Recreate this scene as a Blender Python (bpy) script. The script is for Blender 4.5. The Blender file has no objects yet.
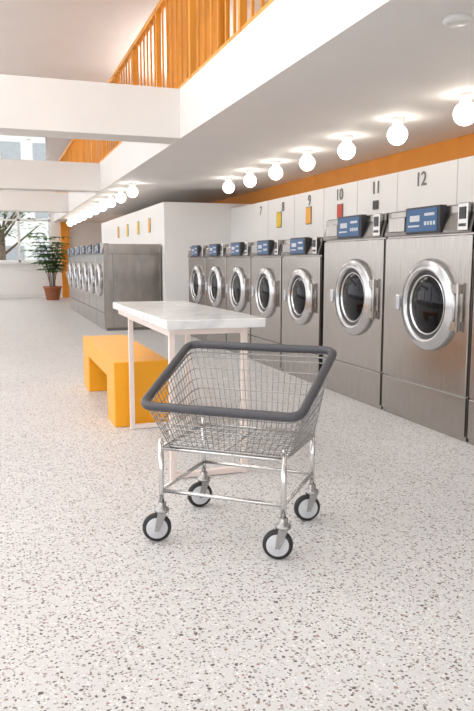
import bpy, bmesh, math, random
from mathutils import Vector, Matrix
random.seed(7)
scene = bpy.context.scene
H = 1.2

# ---------------------------------------------------------------- materials
def mat(name, col, rough=0.5, metal=0.0, emit=0.0, noise=0.0, nscale=8.0, stretch=(1,1,1), coat=0.0, bump=0.0, spec=0.5):
    m = bpy.data.materials.new(name); m.use_nodes = True
    nt = m.node_tree; b = nt.nodes['Principled BSDF']
    c = (col[0], col[1], col[2], 1)
    b.inputs['Base Color'].default_value = c
    b.inputs['Roughness'].default_value = rough
    b.inputs['Metallic'].default_value = metal
    b.inputs['Coat Weight'].default_value = coat
    b.inputs['Specular IOR Level'].default_value = spec
    if emit:
        b.inputs['Emission Color'].default_value = c
        b.inputs['Emission Strength'].default_value = emit
    tc = nt.nodes.new('ShaderNodeTexCoord'); mp = nt.nodes.new('ShaderNodeMapping')
    mp.inputs['Scale'].default_value = stretch
    nz = nt.nodes.new('ShaderNodeTexNoise'); nz.inputs['Scale'].default_value = nscale
    nz.inputs['Detail'].default_value = 4
    nt.links.new(tc.outputs['Object'], mp.inputs[0]); nt.links.new(mp.outputs[0], nz.inputs['Vector'])
    if noise:
        r = nt.nodes.new('ShaderNodeMapRange')
        r.inputs['From Min'].default_value = 0.3; r.inputs['From Max'].default_value = 0.7
        r.inputs['To Min'].default_value = 1-noise; r.inputs['To Max'].default_value = 1+noise
        nt.links.new(nz.outputs['Fac'], r.inputs['Value'])
        mx = nt.nodes.new('ShaderNodeVectorMath'); mx.operation = 'SCALE'
        mx.inputs[0].default_value = col
        nt.links.new(r.outputs[0], mx.inputs['Scale'])
        nt.links.new(mx.outputs[0], b.inputs['Base Color'])
    if bump:
        bp = nt.nodes.new('ShaderNodeBump'); bp.inputs['Strength'].default_value = bump
        bp.inputs['Distance'].default_value = 0.002
        nt.links.new(nz.outputs['Fac'], bp.inputs['Height'])
        nt.links.new(bp.outputs[0], b.inputs['Normal'])
    return m

M_wall = mat('white_paint', (0.87,0.86,0.85), 0.6, noise=0.012, nscale=3)
M_ceil = mat('ceiling_paint', (0.88,0.85,0.83), 0.7, noise=0.012, nscale=2)
M_beam = mat('beam_paint', (0.83,0.81,0.785), 0.6, noise=0.015, nscale=3)
M_orange = mat('ochre_paint', (0.82,0.31,0.022), 0.55, noise=0.05, nscale=4)
M_rail = mat('orange_timber', (0.84,0.36,0.045), 0.5, noise=0.15, nscale=12, stretch=(1,1,0.1))
M_bench = mat('yellow_paint', (0.93,0.40,0.008), 0.38, noise=0.03, nscale=6)
M_steel = mat('brushed_steel', (0.395,0.365,0.34), 0.22, 1.0, noise=0.12, nscale=10, stretch=(1,16,0.4), bump=0.08)
M_steel2 = mat('brushed_steel_light', (0.55,0.53,0.51), 0.25, 1.0, noise=0.05, nscale=14, stretch=(1,12,0.6))
M_steeld = mat('steel_dark', (0.20,0.185,0.175), 0.28, 1.0, noise=0.05)
M_ring = mat('door_ring_grey', (0.58,0.58,0.59), 0.20, 0.75, noise=0.02)
M_chrome = mat('chrome', (0.70,0.69,0.68), 0.14, 1.0, noise=0.02)
M_zinc = mat('zinc_wire', (0.40,0.395,0.39), 0.25, 1.0, noise=0.03)
M_black = mat('black_rubber', (0.018,0.018,0.02), 0.5, noise=0.1)
M_glass = mat('dark_door_glass', (0.006,0.006,0.008), 0.05, 0.0, noise=0.1, spec=0.18)
M_dgrey = mat('gasket_grey', (0.04,0.04,0.045), 0.45, noise=0.08)
M_blue = mat('display_blue', (0.025,0.10,0.24), 0.35, noise=0.05)
M_white = mat('white_plastic', (0.85,0.85,0.84), 0.35, noise=0.01)
M_num = mat('number_grey', (0.20,0.19,0.18), 0.5, noise=0.02)
M_joint = mat('joint_grey', (0.60,0.58,0.57), 0.5, noise=0.02)
M_vinyl = mat('grey_vinyl', (0.07,0.07,0.08), 0.45, noise=0.1, nscale=30)
M_hub = mat('hub_grey', (0.60,0.61,0.63), 0.4, noise=0.03)
M_pink = mat('table_frame_blush', (0.86,0.74,0.68), 0.4, noise=0.02)
M_frame = mat('window_frame_white', (0.8,0.8,0.79), 0.4, noise=0.01)
M_yel = mat('sign_yellow', (0.88,0.58,0.03), 0.5, noise=0.02)
M_red = mat('sign_red', (0.60,0.06,0.03), 0.5, noise=0.02)
M_globe = mat('opal_globe', (1.0,0.93,0.83), 0.3, emit=11.0)
M_pot = mat('terracotta', (0.38,0.13,0.06), 0.7, noise=0.1)
M_leaf = mat('leaf_green', (0.07,0.18,0.035), 0.45, noise=0.35, nscale=6)
M_tree = mat('tree_leaf', (0.18,0.25,0.12), 0.6, noise=0.4, nscale=2)
M_bark = mat('bark', (0.14,0.10,0.07), 0.85, noise=0.3, nscale=10)
M_soil = mat('soil', (0.04,0.025,0.018), 0.95, noise=0.3, nscale=40)
M_asph = mat('asphalt', (0.34,0.34,0.33), 0.9, noise=0.1)
M_facade = mat('facade_grey', (0.64,0.66,0.62), 0.8, noise=0.06)
M_fwin = mat('facade_window', (0.32,0.35,0.36), 0.3, noise=0.1)
M_alu = mat('added_uplight_alu', (0.7,0.7,0.7), 0.4, 0.8, noise=0.02)

def marble():
    m = mat('white_marble', (0.9,0.89,0.88), 0.15, coat=0.3)
    nt = m.node_tree; b = nt.nodes['Principled BSDF']
    tc = nt.nodes.new('ShaderNodeTexCoord')
    n1 = nt.nodes.new('ShaderNodeTexNoise'); n1.inputs['Scale'].default_value = 2.5; n1.inputs['Detail'].default_value = 8
    n1.inputs['Distortion'].default_value = 1.5
    nt.links.new(tc.outputs['Object'], n1.inputs['Vector'])
    cr = nt.nodes.new('ShaderNodeValToRGB')
    e = cr.color_ramp.elements
    e[0].position = 0.42; e[0].color = (0.88,0.88,0.87,1)
    e[1].position = 0.58; e[1].color = (0.88,0.88,0.87,1)
    k = e.new(0.5); k.color = (0.74,0.74,0.75,1)
    nt.links.new(n1.outputs['Fac'], cr.inputs[0]); nt.links.new(cr.outputs[0], b.inputs['Base Color'])
    return m
M_marble = marble()

def terrazzo():
    m = bpy.data.materials.new('terrazzo'); m.use_nodes = True
    nt = m.node_tree; b = nt.nodes['Principled BSDF']; L = nt.links.new
    tc = nt.nodes.new('ShaderNodeTexCoord')
    nz = nt.nodes.new('ShaderNodeTexNoise'); nz.inputs['Scale'].default_value = 90
    L(tc.outputs['Object'], nz.inputs['Vector'])
    sc = nt.nodes.new('ShaderNodeVectorMath'); sc.operation = 'MULTIPLY_ADD'
    sc.inputs[1].default_value = (0.012,)*3
    L(nz.outputs['Color'], sc.inputs[0]); L(tc.outputs['Object'], sc.inputs[2])
    big = nt.nodes.new('ShaderNodeTexNoise'); big.inputs['Scale'].default_value = 1.2
    L(tc.outputs['Object'], big.inputs['Vector'])
    base = nt.nodes.new('ShaderNodeValToRGB')
    base.color_ramp.elements[0].color = (0.64,0.635,0.63,1); base.color_ramp.elements[0].position = .35
    base.color_ramp.elements[1].color = (0.68,0.675,0.67,1); base.color_ramp.elements[1].position = .65
    L(big.outputs['Fac'], base.inputs[0])
    cur = base.outputs[0]
    for scale, prob, rad, cols in (
        (150, 0.40, 0.42, [(0.40,0.37,0.36),(0.84,0.83,0.82),(0.29,0.265,0.26)]),
        (80, 0.46, 0.42, [(0.15,0.13,0.125),(0.36,0.29,0.26),(0.80,0.79,0.78)]),
        (46, 0.42, 0.35, [(0.12,0.10,0.10),(0.33,0.22,0.185),(0.36,0.35,0.35)]),
    ):
        v = nt.nodes.new('ShaderNodeTexVoronoi'); v.inputs['Scale'].default_value = scale
        L(sc.outputs[0], v.inputs['Vector'])
        s = nt.nodes.new('ShaderNodeSeparateColor'); L(v.outputs['Color'], s.inputs[0])
        a = nt.nodes.new('ShaderNodeMath'); a.operation = 'LESS_THAN'; a.inputs[1].default_value = prob
        L(s.outputs[0], a.inputs[0])
        rr = nt.nodes.new('ShaderNodeMath'); rr.operation = 'MULTIPLY_ADD'; rr.inputs[1].default_value = rad*.8; rr.inputs[2].default_value = rad*.45
        L(s.outputs[2], rr.inputs[0])
        r = nt.nodes.new('ShaderNodeMath'); r.operation = 'LESS_THAN'
        L(v.outputs['Distance'], r.inputs[0]); L(rr.outputs[0], r.inputs[1])
        k = nt.nodes.new('ShaderNodeMath'); k.operation = 'MULTIPLY'
        L(a.outputs[0], k.inputs[0]); L(r.outputs[0], k.inputs[1])
        cr = nt.nodes.new('ShaderNodeValToRGB'); cr.color_ramp.interpolation = 'CONSTANT'
        cr.color_ramp.elements[0].color = (*cols[0],1)
        cr.color_ramp.elements[1].color = (*cols[1],1); cr.color_ramp.elements[1].position = .4
        e = cr.color_ramp.elements.new(.72); e.color = (*cols[2],1)
        L(s.outputs[1], cr.inputs[0])
        mx = nt.nodes.new('ShaderNodeMix'); mx.data_type = 'RGBA'
        L(k.outputs[0], mx.inputs[0]); L(cur, mx.inputs[6]); L(cr.outputs[0], mx.inputs[7])
        cur = mx.outputs[2]
    L(cur, b.inputs['Base Color'])
    b.inputs['Roughness'].default_value = 0.40
    b.inputs['Specular IOR Level'].default_value = 0.35
    return m
M_floor = terrazzo()

# ---------------------------------------------------------------- helpers
def finish(bm, name, m, parent=None, smooth=False, loc=None, bevel=0.0):
    bmesh.ops.recalc_face_normals(bm, faces=bm.faces)
    me = bpy.data.meshes.new(name); bm.to_mesh(me); bm.free()
    ms = m if isinstance(m, (list, tuple)) else [m]
    for x in ms: me.materials.append(x)
    if smooth:
        for p in me.polygons: p.use_smooth = True
    o = bpy.data.objects.new(name, me); scene.collection.objects.link(o)
    if parent: o.parent = parent
    if loc: o.location = loc
    if bevel:
        b = o.modifiers.new('bevel', 'BEVEL'); b.width = bevel; b.segments = 3; b.limit_method = 'ANGLE'
    return o

def abox(bm, lo, hi, mi=0):
    x0,y0,z0 = lo; x1,y1,z1 = hi
    v = [bm.verts.new(p) for p in ((x0,y0,z0),(x1,y0,z0),(x1,y1,z0),(x0,y1,z0),(x0,y0,z1),(x1,y0,z1),(x1,y1,z1),(x0,y1,z1))]
    for f in ((0,3,2,1),(4,5,6,7),(0,1,5,4),(1,2,6,5),(2,3,7,6),(3,0,4,7)):
        fc = bm.faces.new([v[i] for i in f]); fc.material_index = mi

def box(name, lo, hi, m, parent=None, bevel=0.0):
    bm = bmesh.new(); abox(bm, lo, hi); return finish(bm, name, m, parent, bevel=bevel)

def boxes(name, lst, m, parent=None, bevel=0.0):
    bm = bmesh.new()
    for lo, hi in lst: abox(bm, lo, hi)
    return finish(bm, name, m, parent, bevel=bevel)

def acyl(bm, p1, p2, r, seg=8, r2=None, caps=True, mi=0):
    p1 = Vector(p1); p2 = Vector(p2); r2 = r if r2 is None else r2
    d = (p2-p1).normalized()
    up = Vector((0,0,1)) if abs(d.z) < .9 else Vector((1,0,0))
    a = d.cross(up).normalized(); b = d.cross(a)
    A=[];B=[]
    for i in range(seg):
        t = 2*math.pi*i/seg; o = a*math.cos(t)+b*math.sin(t)
        A.append(bm.verts.new(p1+o*r)); B.append(bm.verts.new(p2+o*r2))
    for i in range(seg):
        j=(i+1)%seg; f = bm.faces.new((A[i],A[j],B[j],B[i])); f.smooth = True; f.material_index = mi
    if caps:
        f=bm.faces.new(A); f.material_index=mi; f=bm.faces.new(B); f.material_index=mi

def lathe(bm, prof, origin, axis, seg=48, mi=0):
    o = Vector(origin); d = Vector(axis).normalized()
    up = Vector((0,0,1)) if abs(d.z) < .9 else Vector((1,0,0))
    a = d.cross(up).normalized(); b = d.cross(a)
    rings = []
    for r, h in prof:
        if r < 1e-5: rings.append([bm.verts.new(o+d*h)])
        else: rings.append([bm.verts.new(o+d*h+(a*math.cos(2*math.pi*i/seg)+b*math.sin(2*math.pi*i/seg))*r) for i in range(seg)])
    for A,B in zip(rings, rings[1:]):
        for i in range(seg):
            j=(i+1)%seg
            if len(A)==1 and len(B)==1: continue
            if len(A)==1: vs=(A[0],B[i],B[j])
            elif len(B)==1: vs=(A[i],A[j],B[0])
            else: vs=(A[i],A[j],B[j],B[i])
            f=bm.faces.new(vs); f.smooth=True; f.material_index=mi

def empty(name, loc=(0,0,0), rz=0.0):
    e = bpy.data.objects.new(name, None); scene.collection.objects.link(e)
    e.location = loc; e.rotation_euler = (0,0,rz); e.empty_display_size = .2
    return e

# ---------------------------------------------------------------- room shell
XL, XR, YB, YF, ZC = -4.5, 4.5, -4.0, 23.7, 5.3
ZS, ZM, XS = 2.44, 2.93, 1.85
box('floor', (XL-.2,YB-.2,-.1), (XR+.2,YF+.2,0), M_floor)
box('ceiling', (XL-.2,YB-.2,ZC), (XR+.2,YF+.2,ZC+.15), M_ceil)
box('wall_right', (XR,YB-.2,0), (XR+.2,YF+.2,ZC), M_orange)
pcs = [((XL-.2,YB,0),(XL,YF,.45)), ((XL-.2,YB,4.9),(XL,YF,ZC))]
ys = [YB, -0.4, 3.4, 7.2, 11.0, 14.8, 18.6, 22.6]
for y in ys: pcs.append(((XL-.2,y,.45),(XL,y+.25,4.9)))
pcs.append(((XL-.2,22.85,.45),(XL,YF,4.9)))
boxes('wall_left', pcs, M_wall)
for i,(a,b) in enumerate(zip(ys, ys[1:])):
    fr=[]; y0=a+.25; y1=b
    for z in (.45, 2.9, 4.84): fr.append(((XL-.12,y0,z),(XL-.06,y1,z+.06)))
    for y in (y0, (y0+y1)/2-.03, y1-.06): fr.append(((XL-.12,y,.45),(XL-.06,y+.06,4.9)))
    boxes('window_%d'%(i+3), fr, M_frame)
boxes('wall_back', [((XL-.2,YB-.2,0),(XR+.2,YB,.4)),((XL-.2,YB-.2,4.6),(XR+.2,YB,ZC)),
    ((XL-.2,YB-.2,.4),(-4.0,YB,4.6)),((3.6,YB-.2,.4),(XR+.2,YB,4.6))], M_wall)
fr=[]
for z in (.4,2.6,4.54): fr.append(((-4.0,YB-.13,z),(3.6,YB-.07,z+.06)))
for k in range(6):
    x=-4.0+k*1.508; fr.append(((x,YB-.13,.4),(x+.06,YB-.07,4.6)))
boxes('window_10', fr, M_frame)
WX=1.75
boxes('wall_far', [((XL,YF,0),(WX,YF+.2,1.15)),((WX,YF,0),(XR,YF+.2,ZC)),((XL,YF,2.92),(WX,YF+.2,4.3)),
    ((XL,YF,5.15),(WX,YF+.2,ZC)),((XL,YF,1.15),(-4.1,YF+.2,2.92)),((XL,YF,4.3),(-4.1,YF+.2,5.15))], M_wall)
fr=[]
for z in (1.15,2.45,2.86): fr.append(((-4.1,YF+.05,z),(WX,YF+.12,z+.06)))
for k in range(7):
    x=-4.1+k*(WX+4.1-.07)/6; fr.append(((x,YF+.05,1.15),(x+.07,YF+.12,2.92)))
boxes('window_1', fr, M_frame)
fr=[]
for z in (4.3,5.09): fr.append(((-4.1,YF+.05,z),(WX,YF+.12,z+.06)))
for k in range(5):
    x=-4.1+k*(WX+4.1-.07)/4; fr.append(((x,YF+.05,4.3),(x+.07,YF+.12,5.15)))
boxes('window_2', fr, M_frame)
box('trim_window_sill', (-4.2,YF-.12,1.09),(WX+.08,YF,1.15), M_frame)
box('baseboard_far', (XL,YF-.02,0),(WX,YF,.12), M_frame)
box('trim_far_column', (2.05,YF-.16,0),(2.3,YF,ZS), M_orange)

box('mezzanine_slab', (XS,YB,ZS),(XR-.005,YF,ZM), M_ceil)
for i,y in enumerate((-1.6,7.2,13.0,18.8)):
    o = box('ceiling_beam' if i==0 else 'ceiling_beam.%03d'%i, (XL,y,ZS),(XS,y+.38,ZM), M_beam, bevel=.006)

box('wall_laundry', (3.96,YB,0),(XR,11.9,2.10), M_wall)
box('wall_center', (2.76,11.9,0),(XR,19.4,2.19), M_wall)
bm=bmesh.new()
for y in (5.45,6.45,7.3,8.17,9.1,10.1): abox(bm,(3.956,y,1.4),(3.96,y+.005,2.10))
finish(bm,'trim_1',M_joint)

rl = empty('mezzanine_railing',(XS+.07,0,ZM))
bm=bmesh.new(); y=-2.0
while y<23.4:
    abox(bm,(-.008,y,.06),(.014,y+.018,1.14)); y+=.213
finish(bm,'balusters',M_rail,rl)
boxes('rails',[((-.03,-2.05,1.13),(.04,23.5,1.19)),((-.02,-2.05,.03),(.03,23.5,.08))],M_rail,rl,bevel=.004)
bm=bmesh.new()
for k in range(18): abox(bm,(-.03,-2.0+k*1.49,0),(.03,-1.95+k*1.49,1.19))
finish(bm,'posts',M_rail,rl)
box('wall_mezzanine', (2.3,7.3,ZM),(2.42,9.6,ZC), M_orange)

# ---------------------------------------------------------------- globe lights, added fill lights
bm=bmesh.new(); lathe(bm,[(0,0),(.062,0),(.062,.028),(.045,.036),(.045,.06)],(0,0,0),(0,0,-1),24); base_o=finish(bm,'base',M_white)
bm=bmesh.new(); R=.088
lathe(bm,[(R*math.sin(math.pi*k/20), .055+R-R*math.cos(math.pi*k/20)) for k in range(1,21)],(0,0,0),(0,0,-1),32); globe_o=finish(bm,'globe',M_globe,smooth=True)
bmesh_b, bmesh_g = base_o.data, globe_o.data
bpy.data.objects.remove(base_o); bpy.data.objects.remove(globe_o)
def inst(name, me, parent, loc=(0,0,0)):
    o=bpy.data.objects.new(name,me); scene.collection.objects.link(o); o.parent=parent; o.location=loc; return o
lamps=[(3.4,.82+.95*k) for k in range(11)]+[(2.15,11.5+1.12*k) for k in range(10)]
for x,y in lamps:
    e=empty('globe_ceiling_light',(x,y,ZS)); inst('base',bmesh_b,e); inst('globe',bmesh_g,e)
bm=bmesh.new(); lathe(bm,[(0,.03),(.05,.03),(.07,.02),(.078,0),(0,0)],(2.31,3.24,ZS),(0,0,-1),32); finish(bm,'smoke_detector',M_white)

def fill_panel_light(x,y,sx,sy,p):  # added fill lamp with invented housing, out of view, lights the hall
    e=empty('added_fill_panel',(x,y,ZC))
    boxes('housing',[((-sx/2-.04,-sy/2-.04,-.05),(sx/2+.04,-sy/2,0)),((-sx/2-.04,sy/2,-.05),(sx/2+.04,sy/2+.04,0)),
        ((-sx/2-.04,-sy/2,-.05),(-sx/2,sy/2,0)),((sx/2,-sy/2,-.05),(sx/2+.04,sy/2,0))],M_white,e)
    l=bpy.data.lights.new('fill_area','AREA'); l.shape='RECTANGLE'; l.size=sx; l.size_y=sy; l.energy=p; l.color=(1,.985,.97)
    o=bpy.data.objects.new('lamp',l); scene.collection.objects.link(o); o.parent=e; o.location=(0,0,-.04)
fill_panel_light(-1.3,1.0,3.6,4.2,75); fill_panel_light(-1.3,5.0,3.6,3.0,70)
def fill_uplight(x,y,z,L,p):  # added lamp in an invented fitting, out of view, brightens the upper ceiling
    e=empty('added_fill_uplight',(x,y,z))
    boxes('trough',[((-.10,-L/2,0),(.10,L/2,.02)),((-.10,-L/2,0),(-.085,L/2,.09)),((.085,-L/2,0),(.10,L/2,.09))],M_alu,e)
    bm=bmesh.new()
    for s in (-1,1): acyl(bm,(0,s*L*.4,.02),(0,s*L*.4,ZC-z),.004,6)
    finish(bm,'suspension_cables',M_alu,e)
    l=bpy.data.lights.new('tube','AREA'); l.shape='RECTANGLE'; l.size=.15; l.size_y=L-.05; l.energy=p; l.color=(1,.97,.935)  # unseen fill source, no real tube
    o=bpy.data.objects.new('lamp',l); scene.collection.objects.link(o); o.parent=e; o.location=(0,0,.05); o.rotation_euler=(math.pi,0,0)
for y in (4.0,10.2,16.0,21.3): fill_uplight(-2.2,y,4.3,3.2,140)
fill_uplight(3.5,14,4.4,4.0,60)

# ---------------------------------------------------------------- washing machines
def washer_meshes(W,Ht,D,dr,dz,top=.19,dy=-.05):
    out=[]
    def add(n,bm,m,bev=0):
        o=finish(bm,n,m,bevel=bev); out.append((n,o.data,bev)); bpy.data.objects.remove(o)
    w=W/2
    zt=Ht-top
    bm=bmesh.new(); abox(bm,(.02,-w+.004,.0),(D,w-.004,Ht-.01)); add('cabinet',bm,M_steel)
    bm=bmesh.new()
    for sy in (-1,1):
        abox(bm,(.10,sy*(w-.003)-.002,zt-.012),(D-.01,sy*(w-.003)+.002,zt-.004))
        abox(bm,(.16,sy*(w-.003)-.002,.04),(.168,sy*(w-.003)+.002,zt-.01))
        abox(bm,(.04,sy*(w-.003)-.002,0),(D-.01,sy*(w-.003)+.002,.05))
    add('side_seams',bm,M_steeld)
    bm=bmesh.new(); abox(bm,(0,-w+.008,.308),(.03,w-.008,zt-.012)); add('front_panel',bm,M_steel,.006)
    bm=bmesh.new(); abox(bm,(.002,-w+.008,.035),(.03,w-.008,.300)); add('kick_panel',bm,M_steel,.004)
    bm=bmesh.new()
    P=[(-.012,zt),(-.012,zt+.02),(.035,Ht),(.10,Ht),(.10,zt)]
    A=[bm.verts.new((x,-w+.006,z)) for x,z in P]; B=[bm.verts.new((x,w-.006,z)) for x,z in P]
    bm.faces.new(A); bm.faces.new(B[::-1])
    for i in range(5): j=(i+1)%5; bm.faces.new((A[i],A[j],B[j],B[i]))
    add('control_fascia',bm,M_steeld,.003)
    s=W/1.06
    bm=bmesh.new(); abox(bm,(-.03,-.21*s,zt+.008),(.03,.21*s,Ht+.006)); add('display_housing',bm,M_dgrey,.008)
    bm=bmesh.new(); abox(bm,(-.034,-.185*s,zt+.024),(-.029,.185*s,Ht-.01)); add('display_panel',bm,M_blue)
    bm=bmesh.new()
    abox(bm,(-.037,.02*s,zt+top*.50),(-.033,.14*s,zt+top*.72))
    for k in range(4): abox(bm,(-.037,(-.05-.035*k)*s-.011,zt+top*.34),(-.033,(-.05-.035*k)*s+.011,zt+top*.48))
    abox(bm,(-.037,-.155*s,zt+top*.68),(-.033,-.04*s,zt+top*.78))
    abox(bm,(-.037,.02*s,zt+top*.30),(-.033,.16*s,zt+top*.36))
    add('display_buttons',bm,M_hub)
    bm=bmesh.new(); abox(bm,(-.035,-w+.02,zt+.01),(.03,-w+.12*s,Ht)); add('card_reader',bm,M_steel2,.006)
    bm=bmesh.new(); abox(bm,(-.039,-w+.035,zt+top*.45),(-.034,-w+.10*s,zt+top*.85)); abox(bm,(-.039,-w+.035,zt+top*.2),(-.034,-w+.10*s,zt+top*.3)); add('card_slot',bm,M_dgrey)
    bm=bmesh.new(); abox(bm,(-.018,.24*s,zt+.03),(.03,.46*s,Ht-.05)); add('soap_drawer',bm,M_steel,.006)
    bm=bmesh.new()
    c=(0,dy,dz)
    lathe(bm,[(dr,0),(dr,.012),(dr*.985,.030),(dr*.94,.040),(dr*.84,.043),(dr*.82,.052),(dr*.76,.050),(dr*.73,.030),(dr*.72,.0)],c,(-1,0,0),64); add('door_ring',bm,M_ring)
    bm=bmesh.new()
    lathe(bm,[(dr*.73,.034),(dr*.68,.036),(dr*.655,.02),(dr*.64,.004)],c,(-1,0,0),64); add('door_gasket',bm,M_dgrey)
    bm=bmesh.new()
    lathe(bm,[(dr*.66,.012),(dr*.65,.03),(dr*.63,.03),(dr*.61,.018)],c,(-1,0,0),64); add('door_bezel',bm,M_chrome)
    bm=bmesh.new()
    lathe(bm,[(dr*.62,.02),(dr*.53,.032),(dr*.37,.044),(dr*.18,.05),(0,.052)],c,(-1,0,0),64); add('door_glass',bm,M_glass)
    bm=bmesh.new(); abox(bm,(-.075,dy+dr*.92,dz-.06),(-.045,dy+dr*1.03,dz+.06)); abox(bm,(-.06,dy+dr*.94,dz-.03),(0,dy+dr*1.01,dz+.03)); add('door_handle',bm,M_ring,.01)
    bm=bmesh.new()
    for s2 in (-1,1): abox(bm,(-.035,dy-dr*1.1,dz+s2*dr*.38-.03),(0,dy-dr*.85,dz+s2*dr*.38+.03))
    acyl(bm,(-.028,dy-dr*1.08,dz-dr*.5),(-.028,dy-dr*1.08,dz+dr*.5),.011,10)
    add('door_hinge',bm,M_steel,.003)
    bm=bmesh.new(); abox(bm,(.04,-w+.02,0),(.06,w-.02,.03)); add('toe_kick',bm,M_black)
    return out
def place_washer(meshes,loc):
    e=empty('washing_machine',loc)
    for n,me,bev in meshes:
        o=inst(n,me,e)
        if bev:
            b=o.modifiers.new('bevel','BEVEL'); b.width=bev; b.segments=2; b.limit_method='ANGLE'
big=washer_meshes(1.07,1.57,1.04,.325,.89,.19,-.09)
small=washer_meshes(.94,1.42,1.04,.285,.84,.17,-.05)
mid=washer_meshes(.98,1.49,1.0,.29,.86,.17,0)
for yc in (5.42,4.33,3.24,2.15,1.06): place_washer(big,(2.89,yc,0))
for k in range(5): place_washer(small,(2.89,6.50+.96*k,0))
for k in range(6): place_washer(mid,(1.73,12.56+1.0*k,0))

# ---------------------------------------------------------------- numbers and signs
for t,y in (('12',6.02),('11',6.88),('10',7.74),('9',8.6),('8',9.5),('7',10.4)):
    c=bpy.data.curves.new('machine_number','FONT'); c.body=t; c.size=.19; c.extrude=.003; c.align_x='CENTER'; c.align_y='CENTER'
    c.materials.append(M_num)
    o=bpy.data.objects.new('machine_number',c); scene.collection.objects.link(o)
    o.rotation_euler=(math.radians(90),0,math.radians(-90)); o.location=(3.952,y,1.98 if y<9 else 1.96)
def sign(x,y,z,w,h,m):
    e=empty('color_sign_plate',(x,y,z))
    box('plate',(-.014,-w/2,-h/2),(-.002,w/2,h/2),m,e); box('frame',(-.008,-w/2-.01,-h/2-.01),(-.002,w/2+.01,h/2+.01),M_num,e)
sign(3.96,7.72,1.79,.13,.15,M_red); sign(3.96,8.62,1.79,.15,.21,M_bench); sign(3.96,9.65,1.79,.16,.21,M_yel)
sign(3.96,6.88,1.80,.10,.08,M_dgrey)
for y,m in ((13.1,M_bench),(14.2,M_yel),(15.4,M_yel),(16.6,M_bench)): sign(2.76,y,1.85,.18,.24,m)

# ---------------------------------------------------------------- table
tb=empty('marble_folding_table',(0,0,0))
box('marble_top',(.84,3.60,.835),(1.40,5.40,.885),M_marble,tb,bevel=.004)
tx0,tx1,ty0,ty1=.865,1.28,3.68,4.90
s=.032
bars=[]
for y in (ty0,ty1):
    for x in (tx0,tx1): bars.append(((x,y-s,0),(x+s,y,.835)))
    bars.append(((tx0+s,y-s,.004),(tx1,y,.004+s)))
    bars.append(((tx0+s,y-s,.803),(tx1,y,.835)))
for x in (tx0,tx1):
    bars.append(((x,ty0,.795),(x+s,ty1-s,.835)))
    bars.append(((x,ty1,.80),(x+s,5.3,.835)))
boxes('frame',bars,M_pink,tb,bevel=.002)

# ---------------------------------------------------------------- bench
be=empty('yellow_bench',(.77,4.97,0))
bm=bmesh.new(); L=1.9; W=.41; SH=.475; T=.15
prof=[(0,0),(.36,0),(.36,SH-T),(L-.42,SH-T),(L-.42,0),(L,0),(L,SH),(0,SH)]
A=[bm.verts.new((0,y,z)) for y,z in prof]; B=[bm.verts.new((W,y,z)) for y,z in prof]
bm.faces.new(A); bm.faces.new(B[::-1])
for i in range(8): j=(i+1)%8; bm.faces.new((A[i],A[j],B[j],B[i]))
finish(bm,'seat_and_legs',M_bench,be,bevel=.008)

# ---------------------------------------------------------------- laundry cart
ct=empty('laundry_cart',(.988,2.848,0),math.radians(-39.3))
hx,hy=.272,.23
def rrect(x0,x1a,x0b,x1b,ya,yb,za,zb,r,n=8):
    C=[Vector((x0,ya,za)),Vector((x1a,ya,za)),Vector((x1b,yb,zb)),Vector((x0b,yb,zb))]
    pts=[]
    for i in range(4):
        c=C[i]; p=(C[i-1]-c).normalized()*r; q=(C[(i+1)%4]-c).normalized()*r
        for k in range(n+1):
            t=k/n; pts.append((c+p)*(1-t)**2+c*2*t*(1-t)+(c+q)*t*t)
    return pts
rim=rrect(-.31,.36,-.33,.375,-.325,.20,.610,.805,.055)
bot=rrect(-.25,.29,-.26,.30,-.235,.18,.425,.425,.05)
def tube(bm,pts,r,seg=10,closed=True):
    n=len(pts); rings=[]
    for i in range(n):
        d=(pts[(i+1)%n]-pts[i-1]).normalized()
        a=d.cross(Vector((0,0,1))).normalized(); b=d.cross(a)
        rings.append([bm.verts.new(pts[i]+(a*math.cos(2*math.pi*k/seg)+b*math.sin(2*math.pi*k/seg))*r) for k in range(seg)])
    for i in range(n):
        A=rings[i];B=rings[(i+1)%n]
        for k in range(seg):
            f=bm.faces.new((A[k],A[(k+1)%seg],B[(k+1)%seg],B[k])); f.smooth=True
bm=bmesh.new(); tube(bm,rim,.0185,14); finish(bm,'rim_bumper',M_vinyl,ct)
def resample(pts,n):
    m=len(pts); ds=[0]
    for i in range(m): ds.append(ds[-1]+(pts[(i+1)%m]-pts[i]).length)
    out=[]
    for k in range(n):
        t=ds[-1]*k/n
        for i in range(m):
            if ds[i+1]>=t:
                f=(t-ds[i])/max(1e-9,ds[i+1]-ds[i]); out.append(pts[i].lerp(pts[(i+1)%m],f)); break
    return out
N=80
Rr=resample(rim,N); Bb=resample(bot,N)
bm=bmesh.new()
for i in range(N): acyl(bm,Rr[i],Bb[i],.0018,5,caps=False)
for k in range(1,8):
    t=(k/8)**.9
    lp=[Rr[i].lerp(Bb[i],t) for i in range(N)]
    tube(bm,lp,.0020 if k not in (4,) else .003,5)
tube(bm,[p.copy() for p in Bb],.0045,8)
tube(bm,[Rr[i].lerp(Bb[i],.09) for i in range(N)],.004,6)
for k in range(15):
    x=-.235+k*.0367; acyl(bm,(x,-.232,.425),(x,.178,.425),.0018,5)
for k in range(12):
    y=-.22+k*.0355; acyl(bm,(-.253,y,.428),(.293,y,.428),.0018,5)
finish(bm,'wire_basket',M_zinc,ct)
bm=bmesh.new(); r=.0115
legs=[(-hx,-hy),(hx,-hy),(hx,hy),(-hx,hy)]
for x,y in legs:
    acyl(bm,(x,y,.15),(x,y,.445),r,14); lathe(bm,[(r,0),(r*.7,.007),(0,.010)],(x,y,.445),(0,0,1),14)
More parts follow.
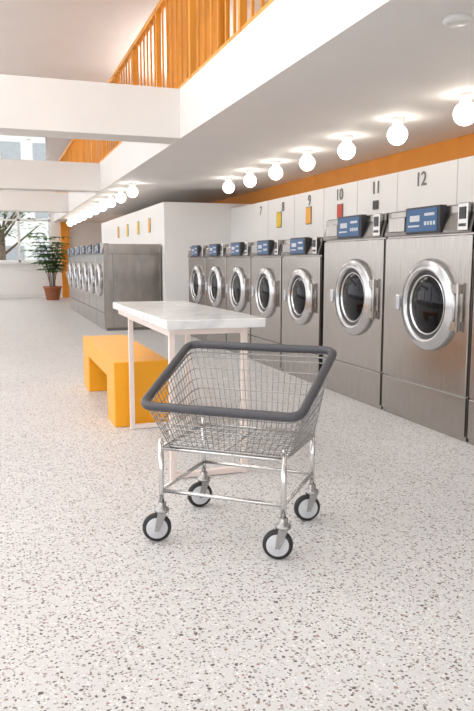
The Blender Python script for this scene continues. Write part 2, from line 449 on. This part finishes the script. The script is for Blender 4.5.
for i in range(4):
    a=legs[i]; b=legs[(i+1)%4]
    acyl(bm,(a[0],a[1],.225),(b[0],b[1],.225),.009,12)
    acyl(bm,(a[0],a[1],.412),(b[0],b[1],.412),.009,12)
acyl(bm,(0,-hy,.412),(0,hy,.412),.007,10)
finish(bm,'tube_frame',M_chrome,ct)
rot=math.radians(39.3)
for i,((x,y),sw) in enumerate(zip(legs,(.10,-.12,.2,.35))):
    ang=math.radians(180-18.9)+rot+sw
    d=Vector((math.cos(ang),math.sin(ang),0)); ax=Vector((-d.y,d.x,0))
    c=Vector((x,y,.062))+d*.022
    ce=empty('caster_%d'%(i+1)); ce.parent=ct
    bm=bmesh.new()
    lathe(bm,[(0,-.016),(.050,-.016),(.058,-.013),(.062,-.007),(.062,.007),(.058,.013),(.050,.016),(0,.016)],c,ax,40)
    finish(bm,'tire',M_black,ce)
    bm=bmesh.new()
    lathe(bm,[(.046,-.0175),(.042,-.020),(.020,-.018),(.014,-.024),(0,-.024)],c,ax,32)
    lathe(bm,[(.046,.0175),(.042,.020),(.020,.018),(.014,.024),(0,.024)],c,ax,32)
    lathe(bm,[(.046,-.0175),(.046,.0175)],c,ax,32)
    finish(bm,'hub',M_hub,ce)
    bm=bmesh.new()
    for sgn in (-1,1):
        o=ax*sgn*.027; t=ax*sgn*.003
        P=[c+o+Vector((0,0,-.010))-d*.010, c+o+Vector((0,0,-.010))+d*.010, Vector((x,y,.135))+o+d*.018, Vector((x,y,.135))+o-d*.022]
        A=[bm.verts.new(p) for p in P]; B=[bm.verts.new(p+t) for p in P]
        bm.faces.new(A); bm.faces.new(B[::-1])
        for k in range(4): bm.faces.new((A[k],A[(k+1)%4],B[(k+1)%4],B[k]))
    lathe(bm,[(0,.130),(.031,.130),(.033,.136),(.030,.146),(.018,.152),(.018,.172),(0,.172)],(x,y,0),(0,0,1),24)
    acyl(bm,c-ax*.034,c+ax*.034,.007,12)
    finish(bm,'fork',M_zinc,ce)

# ---------------------------------------------------------------- potted plant
def leaf(bm,base,d,L,w,droop):
    d=d.normalized(); side=d.cross(Vector((0,0,1)))
    side=side.normalized() if side.length>.01 else Vector((1,0,0))
    pts=[]
    for t,ww in ((0,.05),(.25,.8),(.55,1),(.8,.6),(1,.02)):
        c=base+d*L*t+Vector((0,0,-droop*L*t*t)); pts.append((bm.verts.new(c-side*w*ww/2),bm.verts.new(c+Vector((0,0,-.015*ww))),bm.verts.new(c+side*w*ww/2)))
    for a,b in zip(pts,pts[1:]):
        bm.faces.new((a[0],a[1],b[1],b[0])); bm.faces.new((a[1],a[2],b[2],b[1]))
pl=empty('potted_plant',(1.62,22.1,0))
bm=bmesh.new(); lathe(bm,[(0,0),(.17,0),(.19,.02),(.26,.36),(.28,.36),(.28,.42),(.25,.42),(.24,.37),(0,.37)],(0,0,0),(0,0,1),32); finish(bm,'pot',M_pot,pl)
bm=bmesh.new(); lathe(bm,[(0,.385),(.235,.375)],(0,0,0),(0,0,1),24); finish(bm,'soil',M_soil,pl)
bs=bmesh.new(); bl=bmesh.new()
for k in range(13):
    a=k*2.4; lean=.18+.38*random.random(); hh=1.3+.75*random.random()
    p0=Vector((.07*math.cos(a),.07*math.sin(a),.36)); prev=p0
    for j in range(1,7):
        t=j/6; p=p0+Vector((math.cos(a)*lean*t*t,math.sin(a)*lean*t*t,(hh-.36)*t)); acyl(bs,prev,p,.013*(1.1-t*.6),6,caps=False); prev=p
        if j>=3:
            for q in range(8):
                an=random.random()*6.28; leaf(bl,p,Vector((math.cos(an),math.sin(an),.45)),.28+.16*random.random(),.14,.5)
finish(bs,'stems',M_bark,pl); finish(bl,'leaves',M_leaf,pl)

# ---------------------------------------------------------------- outdoors
box('street_ground',(-40,-40,-.3),(60,80,-.12),M_asph)
def tree(x,y,h,n=26):
    e=empty('street_tree',(x,y,-.12)); bs=bmesh.new(); bl=bmesh.new()
    acyl(bs,(0,0,0),(0,0,h*.45),.16,10,.11)
    for k in range(11):
        a=k*2.4; z=h*(.28+.04*k); p=Vector((0,0,min(z,h*.45))); q=Vector((math.cos(a)*h*.26,math.sin(a)*h*.26,z+h*.22))
        acyl(bs,p,q,.06,7,.02)
        for j in range(n):
            c=p.lerp(q,.4+.7*random.random())+Vector([random.gauss(0,.3) for _ in range(3)]); an=random.random()*6.28
            leaf(bl,c,Vector((math.cos(an),math.sin(an),random.uniform(-.4,.4))),.26,.15,.3)
    finish(bs,'trunk',M_bark,e); finish(bl,'foliage',M_tree,e)
tree(.3,30.0,5.4); tree(-3.0,33,6.0)
bd=empty('street_building',(0,50,-.12))
boxes('walls',[((-14,0,0),(14,6,12))],M_facade,bd)
bm=bmesh.new()
for i in range(12):
    for z in (.8,4.2,7.6): abox(bm,(-13.4+i*2.3,-.05,z),(-11.9+i*2.3,.02,z+1.5))
finish(bm,'panes',M_fwin,bd)

# ---------------------------------------------------------------- world, camera
w=bpy.data.worlds.new('World'); scene.world=w; w.use_nodes=True
bg=w.node_tree.nodes['Background']; bg.inputs[0].default_value=(.96,.97,1,1); bg.inputs[1].default_value=2.5
cam=bpy.data.cameras.new('camera'); co=bpy.data.objects.new('camera',cam); scene.collection.objects.link(co); scene.camera=co
co.location=(0,0,H)
cam.sensor_fit='VERTICAL'; cam.sensor_height=36; cam.lens=36*700/711
al=math.radians(18.9); ph=math.radians(7.73)
co.rotation_euler=(math.radians(90)-ph,0,-al)
cam.clip_end=200
scene.view_settings.view_transform='Standard'
scene.view_settings.exposure=-0.06
